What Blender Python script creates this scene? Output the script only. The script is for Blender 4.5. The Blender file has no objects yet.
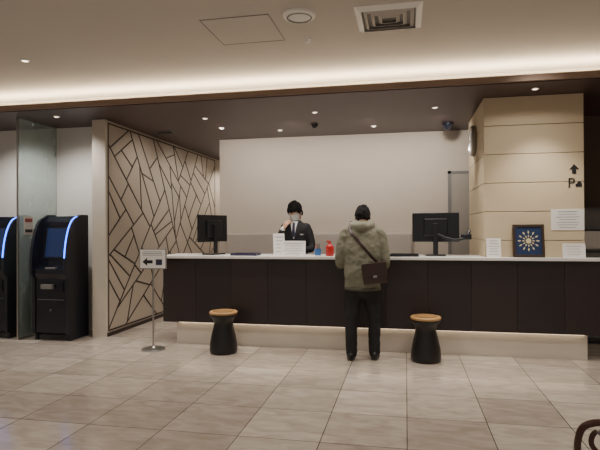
import bpy, bmesh, math, random
from mathutils import Vector, Matrix, noise
from mathutils.bvhtree import BVHTree
random.seed(7)
S=bpy.context.scene

# ---------------------------------------------------------------- helpers
def lin(c):
    return tuple(((x/255)/12.92 if x/255<=0.04045 else ((x/255+0.055)/1.055)**2.4) for x in c)+(1,)
def mat(name,c,rough=.5,metal=0,var=.08,scale=6,bump=0,bscale=40,emit=None,es=0,alpha=1,trans=0,spec=.5):
    m=bpy.data.materials.new(name); m.use_nodes=True
    nt=m.node_tree; b=nt.nodes['Principled BSDF']
    L=lin(c)
    tc=nt.nodes.new('ShaderNodeTexCoord')
    n=nt.nodes.new('ShaderNodeTexNoise'); n.inputs['Scale'].default_value=scale; n.inputs['Detail'].default_value=4
    nt.links.new(tc.outputs['Object'],n.inputs['Vector'])
    r=nt.nodes.new('ShaderNodeMix'); r.data_type='RGBA'
    r.inputs[6].default_value=tuple(x*(1-var) for x in L[:3])+(1,)
    r.inputs[7].default_value=tuple(min(1,x*(1+var)) for x in L[:3])+(1,)
    nt.links.new(n.outputs['Fac'],r.inputs[0]); nt.links.new(r.outputs[2],b.inputs['Base Color'])
    b.inputs['Roughness'].default_value=rough; b.inputs['Metallic'].default_value=metal
    b.inputs['Specular IOR Level'].default_value=spec
    if bump:
        n2=nt.nodes.new('ShaderNodeTexNoise'); n2.inputs['Scale'].default_value=bscale; n2.inputs['Detail'].default_value=3
        nt.links.new(tc.outputs['Object'],n2.inputs['Vector'])
        bp=nt.nodes.new('ShaderNodeBump'); bp.inputs['Strength'].default_value=bump; bp.inputs['Distance'].default_value=.02
        nt.links.new(n2.outputs['Fac'],bp.inputs['Height']); nt.links.new(bp.outputs['Normal'],b.inputs['Normal'])
    if emit:
        b.inputs['Emission Color'].default_value=lin(emit); b.inputs['Emission Strength'].default_value=es
    if trans: b.inputs['Transmission Weight'].default_value=trans
    return m
def empty(name,loc=(0,0,0),rz=0):
    e=bpy.data.objects.new(name,None); e.location=loc; e.rotation_euler=(0,0,rz); e.empty_display_size=.1
    S.collection.objects.link(e); return e
def obj(name,bm,m,parent=None,smooth=False,bevel=0,M=None):
    bmesh.ops.recalc_face_normals(bm,faces=bm.faces)
    me=bpy.data.meshes.new(name); bm.to_mesh(me); bm.free()
    if M is not None: me.transform(M)
    if isinstance(m,(list,tuple)):
        for k in m: me.materials.append(k)
    else: me.materials.append(m)
    if smooth:
        for p in me.polygons: p.use_smooth=True
    o=bpy.data.objects.new(name,me); S.collection.objects.link(o)
    if parent: o.parent=parent
    if bevel:
        b=o.modifiers.new('bevel','BEVEL'); b.width=bevel; b.segments=2; b.limit_method='ANGLE'
    return o
def bmbox(bm,x0,x1,y0,y1,z0,z1):
    v=[bm.verts.new(p) for p in [(x0,y0,z0),(x1,y0,z0),(x1,y1,z0),(x0,y1,z0),(x0,y0,z1),(x1,y0,z1),(x1,y1,z1),(x0,y1,z1)]]
    for f in [(0,3,2,1),(4,5,6,7),(0,1,5,4),(1,2,6,5),(2,3,7,6),(3,0,4,7)]: bm.faces.new([v[i] for i in f])
def box(name,x0,x1,y0,y1,z0,z1,m,parent=None,bevel=0,M=None):
    bm=bmesh.new(); bmbox(bm,x0,x1,y0,y1,z0,z1); return obj(name,bm,m,parent,bevel=bevel,M=M)
def lathe(name,prof,m,parent=None,c=(0,0,0),seg=40,smooth=True,M=None):
    bm=bmesh.new(); rings=[]
    for r,z in prof:
        if r<1e-5: rings.append([bm.verts.new((c[0],c[1],c[2]+z))])
        else: rings.append([bm.verts.new((c[0]+r*math.cos(2*math.pi*i/seg),c[1]+r*math.sin(2*math.pi*i/seg),c[2]+z)) for i in range(seg)])
    for a,b in zip(rings,rings[1:]):
        for i in range(seg):
            j=(i+1)%seg
            q=[a[i%len(a)],a[j%len(a)],b[j%len(b)],b[i%len(b)]]
            u=[]
            for w in q:
                if w not in u: u.append(w)
            if len(u)>2: bm.faces.new(u)
    o=obj(name,bm,m,parent,M=M)
    if smooth:
        for p in o.data.polygons: p.use_smooth=True
        e=o.modifiers.new('es','EDGE_SPLIT'); e.split_angle=math.radians(35)
    return o
def cyl(name,c,r,h,m,parent=None,seg=32,M=None):
    return lathe(name,[(0,0),(r,0),(r,h),(0,h)],m,parent,c,seg,M=M)
def cr(pts,n=5):
    P=[Vector(p) for p in pts]
    if len(P)<3: return [P[0].lerp(P[-1],i/n) for i in range(n+1)]
    out=[]
    for i in range(len(P)-1):
        p0=P[max(i-1,0)];p1=P[i];p2=P[i+1];p3=P[min(i+2,len(P)-1)]
        for k in range(n):
            t=k/n
            out.append(.5*((2*p1)+(-p0+p2)*t+(2*p0-5*p1+4*p2-p3)*t*t+(-p0+3*p1-3*p2+p3)*t**3))
    out.append(P[-1]); return out
def tube(bm,pts,rad,ref=(1,0,0),seg=16,n=5,cap=True):
    rad=[(r,r) if not isinstance(r,(tuple,list)) else r for r in rad]
    Q=cr([tuple(p)for p in pts],n); R=[Vector((a,b,0)) for a,b in rad]
    RR=[ (R[0].lerp(R[-1],i/n)) for i in range(n+1)] if len(R)<3 else cr([tuple(r) for r in R],n)
    ref=Vector(ref); rings=[]
    def ring(c,t,a,b):
        s=(ref-t*ref.dot(t))
        if s.length<1e-3: s=Vector((0,1,0))-t*t.y
        s.normalize(); u=t.cross(s)
        return [bm.verts.new(c+s*a*math.cos(2*math.pi*i/seg)+u*b*math.sin(2*math.pi*i/seg)) for i in range(seg)]
    T=[]
    for i in range(len(Q)):
        t=(Q[min(i+1,len(Q)-1)]-Q[max(i-1,0)]); t.normalize(); T.append(t)
    if cap:
        m=min(RR[0].x,RR[0].y)
        tip=bm.verts.new(Q[0]-T[0]*m*.95)
        rings.append(ring(Q[0]-T[0]*m*.75,T[0],RR[0].x*.6,RR[0].y*.6))
    for q,t,r in zip(Q,T,RR): rings.append(ring(q,t,r.x,r.y))
    if cap:
        m=min(RR[-1].x,RR[-1].y)
        rings.append(ring(Q[-1]+T[-1]*m*.75,T[-1],RR[-1].x*.6,RR[-1].y*.6))
        tip2=bm.verts.new(Q[-1]+T[-1]*m*.95)
    for a,b in zip(rings,rings[1:]):
        for i in range(seg):
            j=(i+1)%seg; bm.faces.new([a[i],a[j],b[j],b[i]])
    if cap:
        for i in range(seg):
            j=(i+1)%seg
            bm.faces.new([tip,rings[0][j],rings[0][i]]); bm.faces.new([tip2,rings[-1][i],rings[-1][j]])
    else:
        bm.faces.new(rings[0][::-1]); bm.faces.new(rings[-1])
def tubeobj(name,pts,rad,m,parent=None,ref=(1,0,0),seg=12,n=5,M=None):
    bm=bmesh.new()
    if not isinstance(rad,(list,)): rad=[rad]*len(pts)
    tube(bm,pts,rad,ref,seg,n); return obj(name,bm,m,parent,smooth=True,M=M)
def remesh(o,vox,smooth=4,disp=0,dscale=.12):
    r=o.modifiers.new('r','REMESH'); r.mode='VOXEL'; r.voxel_size=vox
    s=o.modifiers.new('s','SMOOTH'); s.iterations=smooth; s.factor=.5
    if disp:
        t=bpy.data.textures.new('folds','CLOUDS'); t.noise_scale=dscale
        d=o.modifiers.new('d','DISPLACE'); d.texture=t; d.strength=disp; d.mid_level=.5; d.texture_coords='LOCAL'
    dg=bpy.context.evaluated_depsgraph_get(); me=bpy.data.meshes.new_from_object(o.evaluated_get(dg))
    o.modifiers.clear(); o.data=me
    for p in me.polygons: p.use_smooth=True
    return o
def poly_extrude(name,prof,x0,x1,m,parent,bevel=0,axis='x'):
    bm=bmesh.new()
    if axis=='x': f=lambda t,p:(t,p[0],p[1])
    elif axis=='y': f=lambda t,p:(p[0],t,p[1])
    A=[bm.verts.new(f(x0,p)) for p in prof]; B=[bm.verts.new(f(x1,p)) for p in prof]
    bm.faces.new(A); bm.faces.new(B[::-1])
    for i in range(len(prof)):
        j=(i+1)%len(prof); bm.faces.new([A[i],B[i],B[j],A[j]])
    return obj(name,bm,m,parent,bevel=bevel)

# ---------------------------------------------------------------- materials
M_ceil=mat('ceiling_paint',(192,186,177),.9,var=.02,scale=2)
M_soff=mat('dark_soffit',(70,54,54),.45,var=.06,scale=3)
M_lip=mat('soffit_lip',(128,106,90),.6,var=.03)
M_wall=mat('beige_wallcovering',(194,182,168),.8,var=.04,scale=3,bump=.15,bscale=180)
M_white=mat('white_wall',(222,217,210),.8,var=.02)
M_side=mat('greige_panel',(184,171,154),.7,var=.05,scale=4)
M_line=mat('brown_slat',(50,40,36),.5,var=.1)
M_col=mat('column_stone',(206,188,156),.6,var=.05,scale=2.5,bump=.08,bscale=60)
M_groove=mat('column_groove',(120,102,76),.8)
M_top=mat('counter_stone',(225,222,218),.25,var=.03)
M_plinth=mat('plinth_stone',(212,203,190),.5,var=.05)
M_black=mat('black_plastic',(24,25,28),.35,var=.05)
M_kiosk=mat('kiosk_shell',(40,42,50),.35,metal=.3,var=.05)
M_blackg=mat('black_gloss',(26,28,38),.14,var=.05)
M_screen=mat('screen',(14,18,30),.1)
M_metal=mat('brushed_metal',(170,168,165),.3,metal=1)
M_paper=mat('white_paper',(235,233,228),.7,var=.01)
M_ink=mat('ink',(25,25,28),.6)
M_wood=mat('stool_top_wood',(188,146,92),.45,var=.15,scale=14)
M_stool=mat('stool_black',(22,20,22),.38)
M_chair=mat('chair_wood',(62,32,22),.3,var=.2,scale=10)
M_skin=mat('skin',(215,170,142),.5,var=.04)
M_hair=mat('hair',(14,12,12),.75,var=.2,scale=60,bump=.4,bscale=90,spec=.2)
M_suit=mat('suit_cloth',(24,24,28),.75,var=.1)
M_pants=mat('trouser_cloth',(24,23,25),.8,var=.15,bump=.3,bscale=10)
M_shoe=mat('shoe_leather',(16,15,15),.4)
M_sole=mat('shoe_sole',(70,66,62),.7)
M_bag=mat('brown_leather',(54,34,30),.4,var=.15,bump=.2,bscale=60)
M_red=mat('red_plastic',(190,40,36),.4)
M_bluep=mat('blue_plastic',(60,110,170),.4)
M_navy=mat('navy_tray',(46,42,72),.5)
M_gold=mat('gold_print',(222,208,160),.4,metal=.1)
M_navy2=mat('navy_print',(22,44,84),.5)
M_pad=mat('grey_upholstery',(172,162,152),.8,var=.05)
M_cove=mat('cove_lamp',(255,240,210),.5,emit=(255,232,198),es=38)
M_led=mat('under_led',(255,235,200),.5,emit=(255,226,190),es=5)
M_lampg=mat('downlight_glow',(255,240,220),.5,emit=(255,234,205),es=5)
M_blue=mat('blue_led',(40,90,255),.4,emit=(50,110,255),es=7)
M_kscreen=mat('kiosk_screen',(30,40,70),.15,emit=(60,80,130),es=.2)
M_grey=mat('grey_metal',(120,118,116),.5)

def wood(name,c):
    m=mat(name,c,.42,var=.1); nt=m.node_tree
    tc=[n for n in nt.nodes if n.type=='TEX_COORD'][0]; ns=[n for n in nt.nodes if n.type=='TEX_NOISE'][0]
    mp=nt.nodes.new('ShaderNodeMapping'); mp.inputs['Scale'].default_value=(14,14,1.0)
    nt.links.new(tc.outputs['Object'],mp.inputs['Vector']); nt.links.new(mp.outputs['Vector'],ns.inputs['Vector'])
    ns.inputs['Scale'].default_value=3
    return m
M_cnt=wood('dark_wood_veneer',(37,28,28)); M_cnt2=wood('dark_wood_veneer_b',(42,32,31))

M_floor=bpy.data.materials.new('stone_tile_floor'); M_floor.use_nodes=True
nt=M_floor.node_tree; b=nt.nodes['Principled BSDF']
tc=nt.nodes.new('ShaderNodeTexCoord')
br=nt.nodes.new('ShaderNodeTexBrick'); br.offset=0; br.squash=1
br.inputs['Scale'].default_value=1; br.inputs['Brick Width'].default_value=.6; br.inputs['Row Height'].default_value=.6
br.inputs['Mortar Size'].default_value=.0035; br.inputs['Mortar Smooth'].default_value=.1; br.inputs['Bias'].default_value=0
br.inputs['Color1'].default_value=lin((214,202,188)); br.inputs['Color2'].default_value=lin((178,165,152)); br.inputs['Mortar'].default_value=lin((84,75,70))
nt.links.new(tc.outputs['Object'],br.inputs['Vector'])
mp=nt.nodes.new('ShaderNodeMapping'); mp.inputs['Scale'].default_value=(1,2.6,1); mp.inputs['Rotation'].default_value=(0,0,.5)
nt.links.new(tc.outputs['Object'],mp.inputs['Vector'])
nz=nt.nodes.new('ShaderNodeTexNoise'); nz.inputs['Scale'].default_value=3.6; nz.inputs['Detail'].default_value=8; nz.inputs['Distortion'].default_value=1.2
nt.links.new(mp.outputs['Vector'],nz.inputs['Vector'])
rp=nt.nodes.new('ShaderNodeValToRGB'); rp.color_ramp.elements[0].position=.32; rp.color_ramp.elements[0].color=(.74,.72,.70,1)
rp.color_ramp.elements[1].position=.66; rp.color_ramp.elements[1].color=(1.0,1.0,1.0,1)
nt.links.new(nz.outputs['Fac'],rp.inputs['Fac'])
mx=nt.nodes.new('ShaderNodeMix'); mx.data_type='RGBA'; mx.blend_type='MULTIPLY'; mx.inputs[0].default_value=1
nt.links.new(br.outputs['Color'],mx.inputs[6]); nt.links.new(rp.outputs['Color'],mx.inputs[7]); nt.links.new(mx.outputs[2],b.inputs['Base Color'])
b.inputs['Roughness'].default_value=.16
bp=nt.nodes.new('ShaderNodeBump'); bp.inputs['Strength'].default_value=.3; bp.inputs['Distance'].default_value=.003; bp.invert=True
nt.links.new(br.outputs['Fac'],bp.inputs['Height']); nt.links.new(bp.outputs['Normal'],b.inputs['Normal'])

M_glass=mat('tinted_glass',(205,218,214),.06,trans=.7)
M_glass.node_tree.nodes['Principled BSDF'].inputs['IOR'].default_value=1.5

# ---------------------------------------------------------------- room shell
ZS=3.02; ZC=3.3
box('floor',-7.5,6,-3,11.5,-.1,0,M_floor)
box('ceiling',-7.5,6,-3,6.4,ZC,ZC+.1,M_ceil)
sf=empty('ceiling_soffit',(0,0,0))
box('soffit_slab',-7.5,6,5.84,11.5,ZS,ZS+.07,M_soff,sf)
box('soffit_lip',-7.5,6,5.80,5.838,ZS+.01,ZS+.078,M_lip,sf)
box('cove_back',-7.5,6,6.4,6.45,ZS+.07,ZC+.1,M_ceil,sf)
box('wall_left',-7.6,-7.5,-3,11.5,0,ZC,M_white)
box('wall_right',6,6.1,-3,11.5,0,ZC,M_side)
box('wall_back',-3.13,6,8.48,8.6,0,ZS,M_wall)
box('wall_corridor_side',-3.13,-3.03,8.6,11.5,0,ZS,M_wall)
box('wall_corridor_end',-4.08,-3.13,11.4,11.5,0,ZS,M_white)
box('wall_kiosk',-7.5,-4.27,6.95,7.05,0,ZS,M_white)
M_dark=mat('brown_wall',(96,80,70),.7)
box('wall_recess',2.0,6,7.8,7.88,0,ZS,M_dark)
cl=empty('cove_light_strip'); box('lamp',-6,6,6.06,6.16,ZS+.075,ZS+.09,M_cove,cl)

# patterned partition wall: rectangle recursively cut by straight lines into shards
pw=empty('wall_patterned',(0,0,0))
box('core',-4.27,-4.082,6.56,11.4,0,ZS,M_side,pw)
box('end_trim',-4.28,-4.075,6.52,6.558,0,ZS,mat('end_trim_paint',(205,194,178),.6),pw)
def area(P): return abs(sum(P[i].x*P[(i+1)%len(P)].y-P[(i+1)%len(P)].x*P[i].y for i in range(len(P))))/2
def cut(P,c,d):
    n=Vector((-d.y,d.x)); A=[];B=[];X=[]
    for i in range(len(P)):
        p,q=P[i],P[(i+1)%len(P)]; a=(p-c).dot(n); b_=(q-c).dot(n)
        (A if a>=0 else B).append(p)
        if a*b_<0:
            x=p.lerp(q,a/(a-b_)); A.append(x);B.append(x);X.append(x)
    return A,B,X
rr=random.Random(21)
y0,y1,z0,z1=6.6,10.75,.08,2.98
polys=[[Vector((y0,z0)),Vector((y1,z0)),Vector((y1,z1)),Vector((y0,z1))]]; segs=[]
for it in range(84):
    polys.sort(key=area,reverse=True); P=polys.pop(0)
    best=None
    for t in range(14):
        cen=sum(P,Vector((0,0)))/len(P)+Vector((rr.uniform(-.12,.12),rr.uniform(-.12,.12))) 
        a=rr.choice([rr.uniform(.5,1.3),rr.uniform(1.85,2.6),rr.uniform(0.1,3.0)]); A,B,X=cut(P,cen,Vector((math.cos(a),math.sin(a))))
        if len(X)!=2 or len(A)<3 or len(B)<3: continue
        s=min(area(A),area(B))/max(area(A),area(B))*1.0 - .18*(X[0]-X[1]).length
        if best is None or s>best[0]: best=(s,A,B,X)
    if best: polys+=[best[1],best[2]]; segs.append(best[3])
    else: polys.append(P)
segs+=[[Vector((y0,z0)),Vector((y0,z1))],[Vector((y0,z0)),Vector((y1,z0))],[Vector((y0,z1)),Vector((y1,z1))],[Vector((y1,z0)),Vector((y1,z1))]]
bm=bmesh.new()
for A,B in segs:
    d=(B-A)
    if d.length<.03: continue
    d.normalize(); n=Vector((-d.y,d.x))*.0095
    q=[A+n,B+n,B-n,A-n]
    lo=[bm.verts.new((-4.085,p.x,p.y)) for p in q]; hi=[bm.verts.new((-4.076,p.x,p.y)) for p in q]
    bm.faces.new(hi)
    for i in range(4): bm.faces.new([lo[i],lo[(i+1)%4],hi[(i+1)%4],hi[i]])
obj('slat_lattice',bm,M_line,pw)
box('baseboard_partition',-4.08,-4.065,6.56,11.4,0,.05,M_line)

# column wall
cw=empty('column')
box('core',.925,1.965,6.44,7.88,0,ZS,M_groove,cw)
z=0.0; k=0
H=.3355
while z<ZS-.01:
    z2=min(z+H,ZS)
    box('stone_course_%d'%k,.905,1.985,6.42,7.9,z+.003,z2-.003,M_col,cw,bevel=.004)
    z=z2;k+=1

dr=empty('door_1')
box('frame',.65,.70,8.44,8.478,0,2.38,M_grey,dr); box('frame_top',.65,1.6,8.44,8.478,2.34,2.38,M_grey,dr)
box('frame_right',1.55,1.6,8.44,8.478,0,2.38,M_grey,dr)
box('leaf',.70,1.55,8.45,8.478,0,2.34,mat('door_paint',(158,150,140),.6),dr)
lathe('knob',[(0,0),(.02,0),(.02,.03),(.03,.05),(0,.06)],M_metal,dr,M=Matrix.Translation((.76,8.45,1.0))@Matrix.Rotation(math.radians(90),4,'X'))

pb=empty('banquette_bench')
for i in range(3):
    x0=-2.98+i*1.03
    box('back_pad_%d'%i,x0,x0+1.02,8.38,8.478,.98,1.42,M_pad,pb,bevel=.03)
    box('seat_pad_%d'%i,x0,x0+1.02,7.95,8.36,.52,.62,M_pad,pb,bevel=.03)
box('base',-2.98,.1,8.0,8.47,.1,.515,M_cnt,pb); box('rail',-2.98,.1,8.40,8.478,.62,.975,M_cnt,pb)
box('floor_platform',-3.0,.88,6.90,8.47,0,.1,M_cnt2)

# ---------------------------------------------------------------- counter
rc=empty('reception_counter')
XS=[-3.11,-2.66,-2.18,-1.70,-1.20,-.72,-.24,.25,.74,1.24,1.74,2.2]
for i in range(len(XS)-1):
    box('front_panel_%d'%i,XS[i]+.0015,XS[i+1]-.0015,6.30,6.325,.29,1.115,M_cnt if i%2 else M_cnt2,rc,bevel=.001)
box('carcass',-3.10,.9,6.326,6.80,.29,1.115,M_cnt,rc)
box('carcass_side',.9,2.19,6.326,6.41,.29,1.115,M_cnt,rc)
box('plinth',-2.95,1.99,6.37,6.415,0,.29,M_plinth,rc)
box('plinth_body',-2.95,.9,6.415,6.72,0,.29,M_plinth,rc)
box('worktop',-3.13,.9,6.26,6.87,1.115,1.15,M_top,rc,bevel=.004)
box('worktop_ledge',.9,2.22,6.26,6.415,1.115,1.15,M_top,rc,bevel=.004)
box('led_strip',-2.9,1.95,6.335,6.345,.282,.289,M_led,rc)

# ---------------------------------------------------------------- ceiling fixtures
def downlight(x,y,z,r=.05):
    e=empty('ceiling_downlight',(x,y,z))
    lathe('ring',[(r*.75,0),(r,-.0),(r,-.008),(r*.75,-.012),(r*.75,0)],M_paper,e)
    cyl('lens',(0,0,-.006),r*.75,.005,M_lampg,e); return e
for x,y in [(-1.16,6.71),(.37,6.78),(-2.7,6.75),(-2.72,7.47),(-.46,7.83),(-1.9,7.83),(1.4,6.1),(-4.6,6.2),(-5.6,6.2)]: downlight(x,y,ZS,.04)
for x,y in [(-3.96,4.83),(-3,2.0),(0,2.0),(3,2.0),(-5,4.0)]: downlight(x,y,ZC,.045)
e=empty('smoke_detector',(-.91,4.87,ZC)); lathe('body',[(0,-.03),(.02,-.028),(.025,-.015),(.035,-.006),(.035,0),(0,0)],M_paper,e)
e=empty('ceiling_speaker',(-.87,4.29,ZC)); lathe('body',[(0,-.03),(.06,-.03),(.1,-.022),(.105,-.028),(.135,-.018),(.14,0),(0,0)],M_paper,e)
lathe('grille_ring',[(.095,-.031),(.1,-.034),(.108,-.031)],M_grey,e)
v=empty('ceiling_air_vent',(-.13,4.51,ZC))
for k,s in enumerate([.275,.21,.15,.09]):
    bm=bmesh.new()
    o_,i_=s,s-(.03 if k else .05)
    A=[bm.verts.new((x*o_,y*o_,-.002)) for x,y in((-1,-1),(1,-1),(1,1),(-1,1))]
    B=[bm.verts.new((x*i_,y*i_,-.028)) for x,y in((-1,-1),(1,-1),(1,1),(-1,1))]
    for i in range(4): bm.faces.new([A[i],A[(i+1)%4],B[(i+1)%4],B[i]])
    o=obj('louvre_%d'%k,bm,M_paper if k<1 else M_ceil,v); so=o.modifiers.new('s','SOLIDIFY'); so.thickness=.004
box('backing',-.22,.22,-.22,.22,-.003,0,M_grey,v)
ap=empty('ceiling_access_panel',(-1.43,4.53,ZC))
for a in [(-.31,.31,-.31,-.304),(-.31,.31,.304,.31),(-.31,-.304,-.3,.3),(.304,.31,-.3,.3)]: box('trim',a[0],a[1],a[2],a[3],-.004,0,M_grey,ap)
box('panel',-.298,.298,-.298,.298,-.003,0,M_ceil,ap)
e=empty('security_camera_dome',(.61,7.85,ZS-.002)); lathe('dome',[(0,-.11),(.04,-.1),(.065,-.07),(.07,-.035),(.08,-.03),(.08,0),(0,0)],M_blackg,e)
e=empty('security_camera_dome',(-1.30,7.5,ZS-.002)); lathe('dome',[(0,-.06),(.03,-.05),(.045,-.03),(.05,0),(0,0)],M_blackg,e)
e=empty('ceiling_air_grille',(-3.7,7.58,ZS)); box('frame',-.15,.15,-.09,.09,-.012,0,M_grey,e)
for k in range(5): box('slot_%d'%k,-.13,.13,-.07+k*.03,-.06+k*.03,-.016,-.012,M_black,e)

# ---------------------------------------------------------------- column items
ck=empty('wall_clock',(.905,7.2,2.64))
R=Matrix.Rotation(math.radians(-90),4,'Y')
lathe('case',[(0,0),(.19,0),(.2,.02),(.2,.05),(.185,.06),(.18,.05),(0,.05)],M_metal,ck,M=R)
lathe('face',[(0,.051),(.178,.051),(0,.052)],M_paper,ck,M=R)
box('hour_hand',-.06,-.056,-.006,.006,-.01,.10,M_ink,ck); box('minute_hand',-.062,-.058,-.01,.14,-.005,.005,M_ink,ck)
ar=empty('arrow_sign',(1.88,6.42,2.155))
poly_extrude('arrow',[(-.05,0),(0,.055),(.05,0),(.02,0),(.02,-.02),(-.02,-.02),(-.02,0)],-.008,0,M_ink,ar,axis='y')
box('arrow_tail',-.02,.02,-.008,0,-.05,-.02,M_ink,ar)
pk=empty('parking_sign',(1.875,6.42,2.0))
def textobj(name,s,size,m,parent,loc,rx=90):
    c=bpy.data.curves.new(name,'FONT'); c.body=s; c.size=size; c.align_x='CENTER'; c.extrude=.002; c.materials.append(m)
    o=bpy.data.objects.new(name,c); S.collection.objects.link(o); o.parent=parent; o.location=loc; o.rotation_euler=(math.radians(rx),0,0)
    dg=bpy.context.evaluated_depsgraph_get(); me=bpy.data.meshes.new_from_object(o.evaluated_get(dg))
    o2=bpy.data.objects.new(name,me); S.collection.objects.link(o2); o2.parent=parent; o2.location=loc; o2.rotation_euler=o.rotation_euler
    bpy.data.objects.remove(o); return o2
textobj('letter_p','P',.16,M_ink,pk,(-.025,-.004,-.055))
# small car pictogram beside the letter
poly_extrude('car_icon',[(.02,-.045),(.02,-.015),(.035,-.01),(.045,.01),(.075,.01),(.085,-.01),(.085,-.045)],-.006,0,M_ink,pk,axis='y')
def notice(name,x,y,z,w,h,nl=5,lean=0,ym=M_ink):
    e=empty(name,(x,y,z)); e.rotation_euler=(lean,0,0)
    box('board',-w/2,w/2,-.006,0,0,h,M_paper,e)
    for i in range(nl):
        zz=h*(1-(i+1)/(nl+1)); ww=w*random.uniform(.25,.4)
        box('text_line_%d'%i,-ww,ww,-.0075,-.006,zz-h*.008,zz+h*.012,M_grey if i else ym,e)
    return e
notice('wall_notice',1.807,6.42,1.46,.35,.24,7)
n=notice('counter_notice',1.86,6.37,1.15,.24,.16,4,lean=-.12)
n=notice('counter_sign_card',1.0,6.37,1.15,.16,.22,6,lean=-.12)
fr=empty('framed_emblem',(1.38,6.355,1.15)); fr.rotation_euler=(-.12,0,0)
box('backing',-.15,.15,-.004,.004,.02,.36,M_navy2,fr)
M_fr=mat('frame_wood',(60,44,32),.4)
for a in [(-.17,.17,.0,.03),(-.17,.17,.35,.38),(-.17,-.14,.03,.35),(.14,.17,.03,.35)]: box('frame',a[0],a[1],-.015,.01,a[2],a[3],M_fr,fr,bevel=.003)
bm=bmesh.new()
for k in range(12):
    a=k*math.pi/6
    for r,w in ((.055,.016),(.1,.02)):
        c=Vector((r*math.cos(a),-.006,.19+r*math.sin(a)))
        u=Vector((math.cos(a),0,math.sin(a)))*w*1.1; t=Vector((-math.sin(a),0,math.cos(a)))*w*.5
        bm.faces.new([bm.verts.new(c+u),bm.verts.new(c+t),bm.verts.new(c-u),bm.verts.new(c-t)])
o=obj('gold_star_pattern',bm,M_gold,fr)
lathe('medallion',[(0,0),(.03,0),(.03,.002),(0,.002)],M_gold,fr,M=Matrix.Translation((0,-.005,.19))@Matrix.Rotation(math.radians(90),4,'X'))

# ---------------------------------------------------------------- kiosks + glass
def kiosk(x,y):
    e=empty('self_service_kiosk',(x,y,0)); w=.275
    arc=[(-.06,.98)]+[(-.06+.26*(1-math.cos(a)),.98+.68*math.sin(a)) for a in [math.radians(12*i) for i in range(1,8)]]+[(.22,1.67)]
    prof=[(.05,0),(.05,.07),(0,.10),(0,.84),(-.06,.90)]+arc+[(.27,1.70),(.44,1.70),(.45,1.68),(.45,0)]
    for s in(-1,1): poly_extrude('side_cheek',prof,s*w,s*(w-.04),M_kiosk,e,bevel=.004)
    inner=[(.07,0),(.07,.07),(.02,.11),(.02,.83),(-.02,.90),(-.02,.96),(.10,1.0),(.20,1.60),(.27,1.68),(.43,1.68),(.43,0)]
    poly_extrude('cabinet',inner,-w+.041,w-.041,M_blackg,e,bevel=.003)
    p=Vector((0,.10,1.0));q=Vector((0,.20,1.60)); d=(q-p).normalized(); nrm=Vector((0,-d.z,d.y))
    for nm,a,b_,hw,m,t in (('touch_screen',.12,.52,.17,M_kscreen,.006),('bezel',.09,.55,.2,M_black,.003)):
        A=p+d*a;B=p+d*b_; bm=bmesh.new()
        vs=[]
        for P_,sx in((A,-hw),(A,hw),(B,hw),(B,-hw)): vs.append(P_+Vector((sx,0,0)))
        lo=[bm.verts.new(v_) for v_ in vs]; hi=[bm.verts.new(v_+nrm*t) for v_ in vs]
        bm.faces.new(hi)
        for i in range(4): bm.faces.new([lo[i],lo[(i+1)%4],hi[(i+1)%4],hi[i]])
        obj(nm,bm,m,e)
    tubeobj('blue_light_arc',[((w-.02),a-.006,b_) for a,b_ in arc[1:]],.008,M_blue,e,n=2,seg=8)
    box('coin_tray',-.12,.05,-.035,.02,.70,.76,M_grey,e,bevel=.004)
    box('receipt_slot',.09,.19,.008,.02,.66,.80,M_screen,e)
    box('keypad',-.08,.08,-.0,.06,.965,.985,M_grey,e)
    box('door_seam',-.2,.2,.012,.02,.55,.556,M_grey,e)
    box('lock',-.01,.01,.008,.02,.40,.43,M_metal,e)
    return e
kiosk(-4.68,6.17); kiosk(-5.62,6.17)
gp=empty('glass_partition'); box('pane',-5.16,-5.148,6.15,6.94,.02,ZS-.003,M_glass,gp); box('floor_channel',-5.175,-5.133,6.14,6.94,0,.03,M_metal,gp)
box('front_edge_trim',-5.165,-5.143,6.135,6.15,.03,ZS-.003,M_metal,gp)
po=empty('glass_poster',(-5.147,6.34,1.42)); box('sheet',0,.003,-.09,.09,0,.26,M_pad,po); box('title_band',.003,.005,-.07,.07,.18,.23,mat('poster_red',(120,50,44),.6),po); box('text_band',.003,.005,-.07,.07,.04,.08,M_ink,po)

# ---------------------------------------------------------------- sign stand
ss=empty('sign_stand',(-3.08,5.97,0))
lathe('base',[(0,0),(.145,0),(.145,.012),(.13,.022),(.03,.03),(.014,.05),(0,.05)],M_metal,ss)
lathe('pole',[(0,.03),(.011,.03),(.011,1.02),(0,1.02)],M_metal,ss)
box('board_frame',-.17,.17,-.012,.012,1.0,1.25,M_grey,ss,bevel=.004); box('sheet',-.16,.16,-.0145,-.012,1.01,1.24,M_paper,ss)
poly_extrude('arrow',[(-.13,1.09),(-.07,1.14),(-.07,1.11),(.0,1.11),(.0,1.07),(-.07,1.07),(-.07,1.04)],-.017,-.0145,M_ink,ss,axis='y')
for i in range(3): box('text_%d'%i,-.13+.0*i,.12,-.016,-.0145,1.17+i*.02,1.176+i*.02,M_grey,ss)
box('logo',.04,.12,-.016,-.0145,1.05,1.12,M_navy,ss)
ss.rotation_euler=(0,0,.12)

# ---------------------------------------------------------------- stools
M_inlay=mat('seat_inlay',(150,110,64),.6)
def stool(x,y):
    e=empty('drum_stool',(x,y,0))
    lathe('body',[(0,0),(.155,0),(.165,.02),(.168,.06),(.16,.14),(.14,.24),(.118,.33),(.115,.37),(.13,.41),(.155,.435),(.165,.45),(.165,.47),(0,.47)],M_stool,e)
    lathe('wood_seat',[(0,.47),(.165,.47),(.170,.478),(.170,.492),(.160,.50),(0,.502)],M_wood,e)
    lathe('cushion_inlay',[(0,.5025),(.13,.5025),(.13,.507),(0,.51)],M_inlay,e)
stool(-2.17,5.99); stool(.213,6.02)

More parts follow.
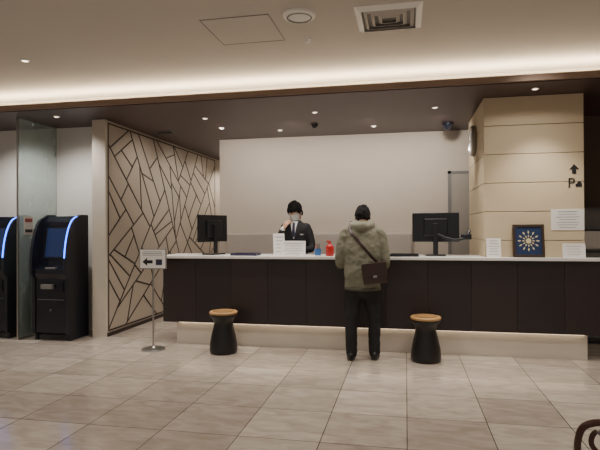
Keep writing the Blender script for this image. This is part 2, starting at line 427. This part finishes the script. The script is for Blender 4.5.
# ---------------------------------------------------------------- counter items
def monitor(x,y,rz,arm=False):
    e=empty('computer_monitor',(x,y,1.15),rz)
    box('screen_shell',-.28,.28,-.02,.012,.17,.53,M_black,e,bevel=.008)
    box('rear_bulge',-.14,.14,-.045,-.02,.24,.46,M_black,e,bevel=.012)
    box('display',-.265,.265,.012,.015,.185,.515,M_screen,e)
    box('neck',-.03,.03,-.07,-.045,.02,.40,M_black,e,bevel=.006)
    box('foot',-.12,.12,-.13,.08,0,.018,M_black,e,bevel=.006)
    if arm:
        tubeobj('arm',[(.03,-.06,.26),(.2,-.07,.2),(.34,-.02,.22),(.4,.02,.3)],.018,M_black,e)
        box('card_reader',.3,.42,-.04,.04,.2,.27,M_black,e,bevel=.01)
    return e
monitor(-2.55,6.62,1.2); monitor(.36,6.62,-.06,True)
def tray(x,y,m):
    e=empty('document_tray',(x,y,1.15)); box('base',-.17,.17,-.11,.11,0,.008,m,e,bevel=.002)
    for a in [(-.17,.17,-.11,-.103),(-.17,.17,.103,.11),(-.17,-.163,-.1,.1),(.163,.17,-.1,.1)]: box('rim',a[0],a[1],a[2],a[3],.008,.03,m,e)
    box('papers',-.13,.13,-.08,.08,.008,.016,M_paper,e)
tray(-2.03,6.45,M_navy); tray(-.02,6.45,M_black)
n=notice('tabletop_sign',-1.40,6.42,1.15,.32,.19,5,lean=-.2)
n=notice('paper_menu_stand',-1.60,6.52,1.151,.15,.28,5,lean=-.15); n.rotation_euler=(-.12,0,.5)
rd=empty('sanitizer_bottle',(-.93,6.42,1.15)); lathe('bottle',[(0,0),(.045,0),(.05,.01),(.05,.12),(.03,.14),(.015,.15),(.015,.17),(0,.17)],M_red,rd)
box('pump',-.04,.012,-.01,.01,.17,.19,M_red,rd,bevel=.003)
bl=empty('pen_holder',(-1.08,6.42,1.15)); lathe('cup',[(0,0),(.04,0),(.042,.09),(.036,.09),(.034,.01),(0,.01)],M_bluep,bl)
for i in range(3): tubeobj('pen_%d'%i,[(.01*i-.01,0,.01),(.02*i-.025,.01*i,.15)],.004,M_ink if i else M_red,bl,n=1,seg=8)
rb=empty('red_card_holder',(-.8,6.45,1.15)); box('card',-.05,.05,-.004,.004,0,.12,M_red,rb); box('foot',-.05,.05,-.03,.03,0,.006,M_red,rb)
pp=empty('paper_sheets',(-1.2,6.35,1.15)); box('sheet_a',-.1,.1,-.05,.05,0,.003,M_paper,pp); box('sheet_b',-.02,.16,-.04,.06,.003,.005,M_paper,pp)
ph=empty('desk_telephone',(-.55,6.68,1.15)); box('base',-.09,.09,-.1,.1,0,.04,M_black,ph,bevel=.01); box('handset',-.085,-.04,-.1,.1,.042,.08,M_black,ph,bevel=.015); box('keypad',-.02,.07,-.06,.05,.04,.045,M_grey,ph)

br_=empty('brochure_rack',(2.42,7.4,0))
box('back_panel',-.2,.2,.1,.12,0,1.75,M_grey,br_); box('foot',-.22,.22,-.12,.14,0,.03,M_black,br_)
for i in range(5):
    box('pocket_%d'%i,-.19,.19,.0,.1,.35+i*.28,.37+i*.28,M_grey,br_); box('leaflets_%d'%i,-.16,.16,.03,.07,.37+i*.28,.6+i*.28,M_paper if i%2 else M_grey,br_)

# ---------------------------------------------------------------- bentwood chair
ch=empty('bentwood_chair',(.815,2.13,0),-.15)
lathe('seat',[(0,.43),(.19,.43),(.205,.44),(.205,.455),(.19,.465),(0,.46)],M_chair,ch)
lathe('seat_ring',[(.13,.40),(.15,.40),(.15,.43),(.13,.43),(.13,.40)],M_chair,ch)
for sx,sy in((-1,-1),(1,-1),(-1,1),(1,1)):
    tubeobj('leg',[(sx*.14,sy*.14,.43),(sx*.155,sy*.155,.22),(sx*.18,sy*.19,.012)],[.018,.015,.012],M_chair,ch)
tubeobj('back_hoop',[(-.17,-.13,.45),(-.2,-.17,.62),(-.205,-.2,.77),(-.16,-.215,.83),(0,-.22,.845),(.16,-.215,.83),(.205,-.2,.77),(.2,-.17,.62),(.17,-.13,.45)],.012,M_chair,ch)
for s in(-1,1):
    tubeobj('inner_scroll',[(s*.06,-.16,.46),(s*.07,-.19,.65),(s*.10,-.20,.76),(s*.15,-.20,.795),(s*.165,-.20,.75),(s*.12,-.2,.71),(s*.06,-.205,.75),(s*.03,-.21,.84)],.009,M_chair,ch)

# ---------------------------------------------------------------- people
def hand(name,M,parent,m=M_skin,curl=.25,side=1):
    bm=bmesh.new()
    tube(bm,[(0,-.02,0),(0,.03,0),(0,.085,0)],[(.026,.020),(.038,.016),(.040,.013)],seg=16)
    for x,L,dx in((-.031,.062,-.12),(-.0105,.078,-.03),(.0105,.082,.03),(.031,.073,.1)):
        p=Vector((x,.08,0)); a=-curl*.6; pts=[p]
        for f in(.45,.3,.25):
            d=Vector((dx,math.cos(a),math.sin(a))).normalized(); p=p+d*L*f; pts.append(p); a-=curl
        tube(bm,pts,[.0098,.0092,.0085,.0075],seg=10,n=3)
    tube(bm,[(.022,.015,-.004),(.045,.045,-.012),(.055,.072,-.018),(.056,.095,-.02)],[.015,.0125,.0105,.0085],seg=10,n=3)
    Sx=Matrix.Diagonal((side,1,1,1))
    o=obj(name,bm,m,parent,M=M@Sx)
    return remesh(o,.0035,2)
def frame(loc,fwd,up):
    f=Vector(fwd).normalized(); u=Vector(up); u=(u-f*u.dot(f)).normalized(); x=f.cross(u)
    m=Matrix(((x.x,f.x,u.x),(x.y,f.y,u.y),(x.z,f.z,u.z))).to_4x4(); m.translation=Vector(loc); return m
def head(parent,loc,pitch,yaw,neck_to,mask=False,seed=0,fringe=.30,vol=.31,sc=1.0):
    R=Matrix.Rotation(yaw,4,'Z')@Matrix.Rotation(pitch,4,'X')
    M=Matrix.Translation(loc)@R@Matrix.Scale(sc,4)
    SC=Vector((.076,.094,.116))
    bm=bmesh.new(); bmesh.ops.create_uvsphere(bm,u_segments=48,v_segments=36,radius=1)
    for v in bm.verts:
        x,y,z=v.co
        sx=1-.36*max(0,-z)**1.6; sy=1-.12*max(0,-z)**2
        if y<0: nose=math.exp(-(x*x/.018+(z+.18)**2/.05)); sock=math.exp(-((abs(x)-.38)**2/.03+(z-.04)**2/.02)); lips=math.exp(-(x*x/.06+(z+.52)**2/.008)); chin=math.exp(-(x*x/.06+(z+.86)**2/.03))
        else: nose=sock=lips=chin=0
        v.co=Vector((x*SC.x*sx,y*SC.y*sy-.02*nose+.009*sock-.004*lips-.012*chin,z*SC.z))
    for s in(-1,1):
        tube(bm,[(s*.072,.012,-.03),(s*.083,.018,-.002),(s*.080,.016,.028)],[(.007,.010),(.009,.018),(.007,.014)],ref=(1,0,0),seg=10)
    Mi=M.inverted()
    nk=Mi@Vector(neck_to)
    tube(bm,[(0,.02,-.04),Vector((0,.025,-.09)),nk],[(.058,.062),(.056,.06),(.062,.062)],seg=20)
    o=obj('head_and_neck',bm,M_skin,parent,M=M); remesh(o,.0045,2)
    for s in(-1,1):
        for nm,r,yy,m in(('eye',.0115,-.079,M_paper),('iris',.006,-.087,M_ink)):
            bm=bmesh.new(); bmesh.ops.create_uvsphere(bm,u_segments=16,v_segments=12,radius=r)
            obj(nm,bm,m,parent,smooth=True,M=M@Matrix.Translation((s*.030,yy,.004))@Matrix.Diagonal((1.15,1,.6,1)))
        tubeobj('eyebrow',[(s*.014,-.094,.022),(s*.030,-.092,.028),(s*.046,-.082,.022)],[.0025,.0035,.002],M_hair,parent,M=M,seg=8)
    tubeobj('lips',[(-.02,-.083,-.062),(0,-.090,-.061),(.02,-.083,-.062)],[.003,.005,.003],mat('lip',(170,105,95),.5),parent,M=M,seg=8)
    bm=bmesh.new(); bmesh.ops.create_uvsphere(bm,u_segments=96,v_segments=72,radius=1)
    for v in bm.verts:
        x,y,z=v.co; n1=noise.noise(Vector((x*3+seed,y*3,z*3))); n2=noise.noise(Vector((x*14+seed,y*14,z*5)))
        az=math.atan2(abs(x),-y)/math.pi
        if az<.26: line=fringe+.14*n2+.18*n1
        elif az<.42: line=fringe-(az-.26)/.16*(fringe+.30)+.05*n2
        elif az<.58: line=-.10+.08*n2
        else: line=-.10-min(1,(az-.58)/.08)*.52+.08*n2
        k=max(0,min(1,(z-line)/.10+.5)); k=k*k*(3-2*k)
        r=.86+k*(vol+.10*n1+.08*n2)
        if z>0.3: r+=.03*k
        v.co=Vector((x*SC.x*r*1.03,y*SC.y*r*1.0+.004,z*SC.z*(r*.985)))
    obj('hair',bm,M_hair,parent,smooth=True,M=M)
    if mask:
        bm=bmesh.new(); N=12
        g=[]
        for i in range(N+1):
            row=[]
            for j in range(9):
                a=math.radians(-78+156*i/N); zz=-.10+.092*j/8
                f=1-.22*(max(0,-zz-.03)/.07)
                x=.079*math.sin(a)*f; y=-.098*math.cos(a)*f-.018*math.exp(-(x*x)/.0006)*(1 if zz>-.06 else .7)
                if abs(a)>1.1: zz=zz*.8-.012
                row.append(bm.verts.new((x,y,zz)))
            g.append(row)
        for i in range(N):
            for j in range(8): bm.faces.new([g[i][j],g[i+1][j],g[i+1][j+1],g[i][j+1]])
        o=obj('face_mask',bm,mat('mask_cloth',(225,228,230),.8),parent,smooth=True,M=M); so=o.modifiers.new('s','SOLIDIFY'); so.thickness=.003
        for s in(-1,1): tubeobj('mask_loop',[(s*.075,-.02,-.02),(s*.086,.01,.0),(s*.078,.03,-.03),(s*.074,-.01,-.06)],.0015,M_paper,parent,M=M,seg=6)
def trousers(parent,m,hw=.10,hip=.92,foot=.12,w=1,py=0,stag=0):
    bm=bmesh.new()
    tube(bm,[(0,py,.80),(0,py,.92),(0,py,1.02)],[(.17*w,.125),(.18*w,.13),(.165*w,.12)],seg=24)
    for s in(-1,1):
        yo=stag*s
        tube(bm,[(s*hw,py,.86),(s*(hw+.01),py-.015+yo*.3,.66),(s*(foot-.005),-.015+yo*.7,.48),(s*foot,.0+yo,.28),(s*foot,.015+yo,.07)],[(.105*w,.12),(.092*w,.105),(.078*w,.086),(.072*w,.08),(.068*w,.075)],seg=20)
    o=obj('trousers',bm,m,parent); remesh(o,.012,4,disp=.02,dscale=.09)
    for v in o.data.vertices:
        if v.co.z<.03: v.co.z=.03
    for s in(-1,1):
        yo=stag*s; bm=bmesh.new()
        tube(bm,[(s*foot,.075+yo,.05),(s*(foot+.005),.02+yo,.06),(s*(foot+.012),-.08+yo,.048),(s*(foot+.018),-.155+yo,.038)],[(.036,.045),(.042,.052),(.047,.042),(.038,.032)],seg=20)
        tube(bm,[(s*foot,.02+yo,.05),(s*foot,.02+yo,.13)],[(.042,.05),(.045,.05)],seg=16)
        for v in bm.verts: v.co.z=max(v.co.z,.012)
        obj('shoe',bm,M_shoe,parent,smooth=True)
        bm=bmesh.new(); tube(bm,[(s*foot,.08+yo,.012),(s*(foot+.012),-.08+yo,.012),(s*(foot+.018),-.16+yo,.012)],[(.038,.012),(.05,.012),(.038,.012)],seg=20)
        for v in bm.verts: v.co.z=min(max(v.co.z,0),.02)
        obj('sole',bm,M_sole,parent)
def bvh(o):
    return BVHTree.FromPolygons([v.co.copy() for v in o.data.vertices],[list(p.vertices) for p in o.data.polygons])

cu=empty('customer_man',(-.49,5.98,0),math.pi+.04)
trousers(cu,M_pants,hw=.09,foot=.13,w=.97,stag=.03)
M_par=mat('olive_parka',(118,116,98),.8,var=.12,scale=5,bump=.5,bscale=9)
bm=bmesh.new()
tube(bm,[(0,0,.80),(0,-.0,.92),(0,-.02,1.08),(0,-.04,1.22),(0,-.065,1.34),(0,-.085,1.44),(0,-.10,1.505),(0,-.12,1.55)],
     [(.20,.155),(.207,.165),(.205,.165),(.21,.16),(.215,.15),(.195,.13),(.13,.105),(.085,.085)],seg=32,cap=False)
for s in(-1,1):
    tube(bm,[(s*.16,-.085,1.45),(s*.212,-.07,1.34),(s*.24,-.05,1.20),(s*.246,-.06,1.08),(s*.235,-.15,1.10),(s*.20,-.27,1.21),(s*.17,-.36,1.215)],
         [.078,.08,.072,.064,.060,.053,.048],seg=20)
tube(bm,[(-.10,-.16,1.53),(-.10,-.06,1.525),(-.05,.0,1.505),(0,.02,1.50),(.05,.0,1.505),(.10,-.06,1.525),(.10,-.16,1.53)],[.035,.045,.055,.062,.055,.045,.035],seg=16,ref=(0,0,1))
jk=obj('parka',bm,M_par,cu); remesh(jk,.011,4,disp=.035,dscale=.11)
bm=bmesh.new()
N=40
a_=[];b2=[]
for i in range(N):
    t=2*math.pi*i/N; a_.append(bm.verts.new((.205*math.cos(t),.162*math.sin(t),.79))); b2.append(bm.verts.new((.209*math.cos(t),.166*math.sin(t),.825)))
for i in range(N): bm.faces.new([a_[i],a_[(i+1)%N],b2[(i+1)%N],b2[i]])
o=obj('parka_hem',bm,mat('hem_band',(80,78,66),.8),cu,smooth=True); o.modifiers.new('s','SOLIDIFY').thickness=.012
head(cu,(0,-.165,1.635),math.radians(22),0,(0,-.09,1.50),seed=3)
B=bvh(jk)
def back(x,z,off=.01):
    h=B.ray_cast(Vector((x,1,z)),Vector((0,-1,0))); return (h[0]+Vector((0,off,0))) if h[0] else Vector((x,.1,z))
def front(x,z,off=.01):
    h=B.ray_cast(Vector((x,-1,z)),Vector((0,1,0))); return (h[0]-Vector((0,off,0))) if h[0] else Vector((x,-.2,z))
sp=[back(.13-.30*t,1.46-.36*t) for t in [0,.15,.3,.45,.6,.75,.9,1]]
top=B.ray_cast(Vector((.135,-.085,2)),Vector((0,0,-1)))[0]+Vector((0,0,.008))
tubeobj('bag_strap',[front(.11,1.36),front(.125,1.44),top]+sp,[(.018,.005)]*(len(sp)+3),M_bag,cu,ref=(1,0,-.2),seg=10,n=4)
bp_=back(-.13,1.05)
bag=Matrix.Translation(bp_+Vector((-.015,.045,-.06)))@Matrix.Rotation(.12,4,'Y')
box('messenger_bag',-.135,.135,-.045,.045,-.11,.12,M_bag,cu,bevel=.02,M=bag)
box('bag_flap',-.138,.138,.045,.054,-.03,.122,M_bag,cu,bevel=.008,M=bag)
box('bag_buckle',-.02,.02,.054,.060,-.04,-.015,M_metal,cu,M=bag)
for s in(-1,1):
    hand('hand_right' if s<0 else 'hand_left',frame((s*.155,-.385,1.205),(-s*.35,-1,-.15),(0,0,1)),cu,curl=.22,side=s*-1)

re=empty('receptionist_man',(-1.50,7.10,.1),-.05)
trousers(re,M_suit,hw=.09,foot=.11,w=.92)
bm=bmesh.new()
tube(bm,[(0,0,.78),(0,0,.95),(0,0,1.10),(0,-.01,1.25),(0,-.02,1.36),(0,-.025,1.43),(0,-.03,1.48),(0,-.03,1.51)],
     [(.185,.125),(.175,.12),(.165,.115),(.185,.12),(.195,.115),(.175,.10),(.10,.08),(.065,.065)],seg=32,cap=False)
tube(bm,[(-.15,-.025,1.425),(-.195,-.03,1.33),(-.225,-.06,1.20),(-.225,-.13,1.15),(-.18,-.20,1.24),(-.135,-.225,1.36)],[.055,.056,.052,.048,.042,.036],seg=18)
tube(bm,[(.15,-.025,1.425),(.195,-.02,1.33),(.225,-.02,1.18),(.225,-.07,1.11),(.19,-.17,1.11),(.13,-.26,1.12)],[.055,.056,.052,.048,.042,.036],seg=18)
sj=obj('suit_jacket',bm,M_suit,re); remesh(sj,.009,4,disp=.012,dscale=.1)
B=bvh(sj)
def patch(name,fn,m,off,nu=8,nv=10):
    bm=bmesh.new(); g=[]
    for j in range(nv+1):
        row=[]
        for i in range(nu+1):
            x,z=fn(i/nu,j/nv); h=B.ray_cast(Vector((x,-1,z)),Vector((0,1,0)))
            y=h[0].y-off if h[0] is not None and h[0].y<.1 else -.10
            row.append(bm.verts.new((x,y,z)))
        g.append(row)
    for j in range(nv):
        for i in range(nu): bm.faces.new([g[j][i],g[j][i+1],g[j+1][i+1],g[j+1][i]])
    o=obj(name,bm,m,re,smooth=True); o.modifiers.new('s','SOLIDIFY').thickness=.004
patch('shirt_front',lambda u,v:((u-.5)*2*.055*(1-v*.92),1.495-.24*v),M_paper,.006)
patch('tie',lambda u,v:((u-.5)*(.028+.02*v),1.475-.2*v),M_navy,.010,3,8)
M_lapel=mat('lapel_cloth',(34,34,40),.7)
for s in(-1,1): patch('lapel',lambda u,v,s=s:(s*(.055*(1-v*.92)+u*(.035*(1-abs(2*v-.9)*.6))),1.49-.25*v),M_lapel,.009,3,8)
patch('name_badge',lambda u,v:(.09+.05*u,1.30+.02*v),M_metal,.008,2,2)
for s in(-1,1): tubeobj('shirt_collar',[(s*.0,-.085,1.485),(s*.04,-.075,1.505),(s*.062,-.03,1.52),(s*.05,.02,1.525),(0,.04,1.525)],[(.005,.016)]*5,M_paper,re,ref=(0,1,0),seg=10)
head(re,(0,-.06,1.63),math.radians(24),math.radians(-14),(0,-.025,1.48),mask=True,seed=11,fringe=.20,vol=.36,sc=1.05)
hand('hand_right',frame((-.122,-.228,1.395),(.55,.05,.8),(-.5,-.8,.35)),re,curl=.5,side=-1)
hand('hand_left',frame((.12,-.275,1.105),(-.55,-1,-.25),(0,0,1)),re,curl=.2,side=-1)
for c,d in(((-.135,-.225,1.372),(.03,.0,.06)),((.125,-.265,1.118),(-.02,-.04,0))):
    tubeobj('shirt_cuff',[c,tuple(a+b for a,b in zip(c,[k*.35 for k in d]))],.033,M_paper,re,n=2)

# ---------------------------------------------------------------- lights
def spot(x,y,z,tx,ty,tz,P,ang=80,col=(1,.86,.68),r=.05,blend=.8):
    l=bpy.data.lights.new('spot','SPOT'); l.energy=P*1.3; l.spot_size=math.radians(ang); l.spot_blend=blend; l.color=col; l.shadow_soft_size=r
    o=bpy.data.objects.new('spot_lamp',l); S.collection.objects.link(o); o.location=(x,y,z)
    o.rotation_euler=(Vector((tx,ty,tz))-Vector((x,y,z))).to_track_quat('-Z','Y').to_euler(); return o
warm=(1,.925,.84)
for x in(-2.7,-1.6,-.5,.5): spot(x,7.2,2.97,x,8.5,1.8,42,130,warm)
for x in(-2.7,-1.16,.37): spot(x,6.6,2.98,x,6.6,0,60,90,warm)
for x in(-2.5,-1.2,.1,1.5): spot(x,5.95,2.98,x,6.05,0,66,90,warm)
for x in(-4.6,-5.6): spot(x,6.0,2.98,x,6.5,1.5,62,120,(1,.96,.92))
for y,p in((7.4,24),(8.6,24),(9.8,26)): spot(-3.25,y,2.98,-4.1,y+.1,1.0,p,140,warm,r=.1)
spot(-3.6,10.9,2.98,-3.6,11,0,45,140,warm)
spot(1.3,5.2,3.25,1.4,6.4,1.6,30,90,warm)
for x in(-5,-2,1,4):
    for y in(.5,2.8,4.6): spot(x,y,3.26,x,y,0,56,140,warm,r=.1)
w=bpy.data.worlds.new('world'); S.world=w; w.use_nodes=True
w.node_tree.nodes['Background'].inputs[0].default_value=(1,.96,.92,1); w.node_tree.nodes['Background'].inputs[1].default_value=.38

# ---------------------------------------------------------------- camera
c=bpy.data.cameras.new('camera'); c.sensor_width=36; c.lens=31.2; c.clip_start=.05
co=bpy.data.objects.new('camera',c); S.collection.objects.link(co)
co.matrix_world=Matrix.Translation((0,0,1.5))@Matrix.Rotation(math.radians(11.5),4,'Z')@Matrix.Rotation(math.radians(90.33),4,'X')@Matrix.Rotation(-.005,4,'Z')
S.camera=co
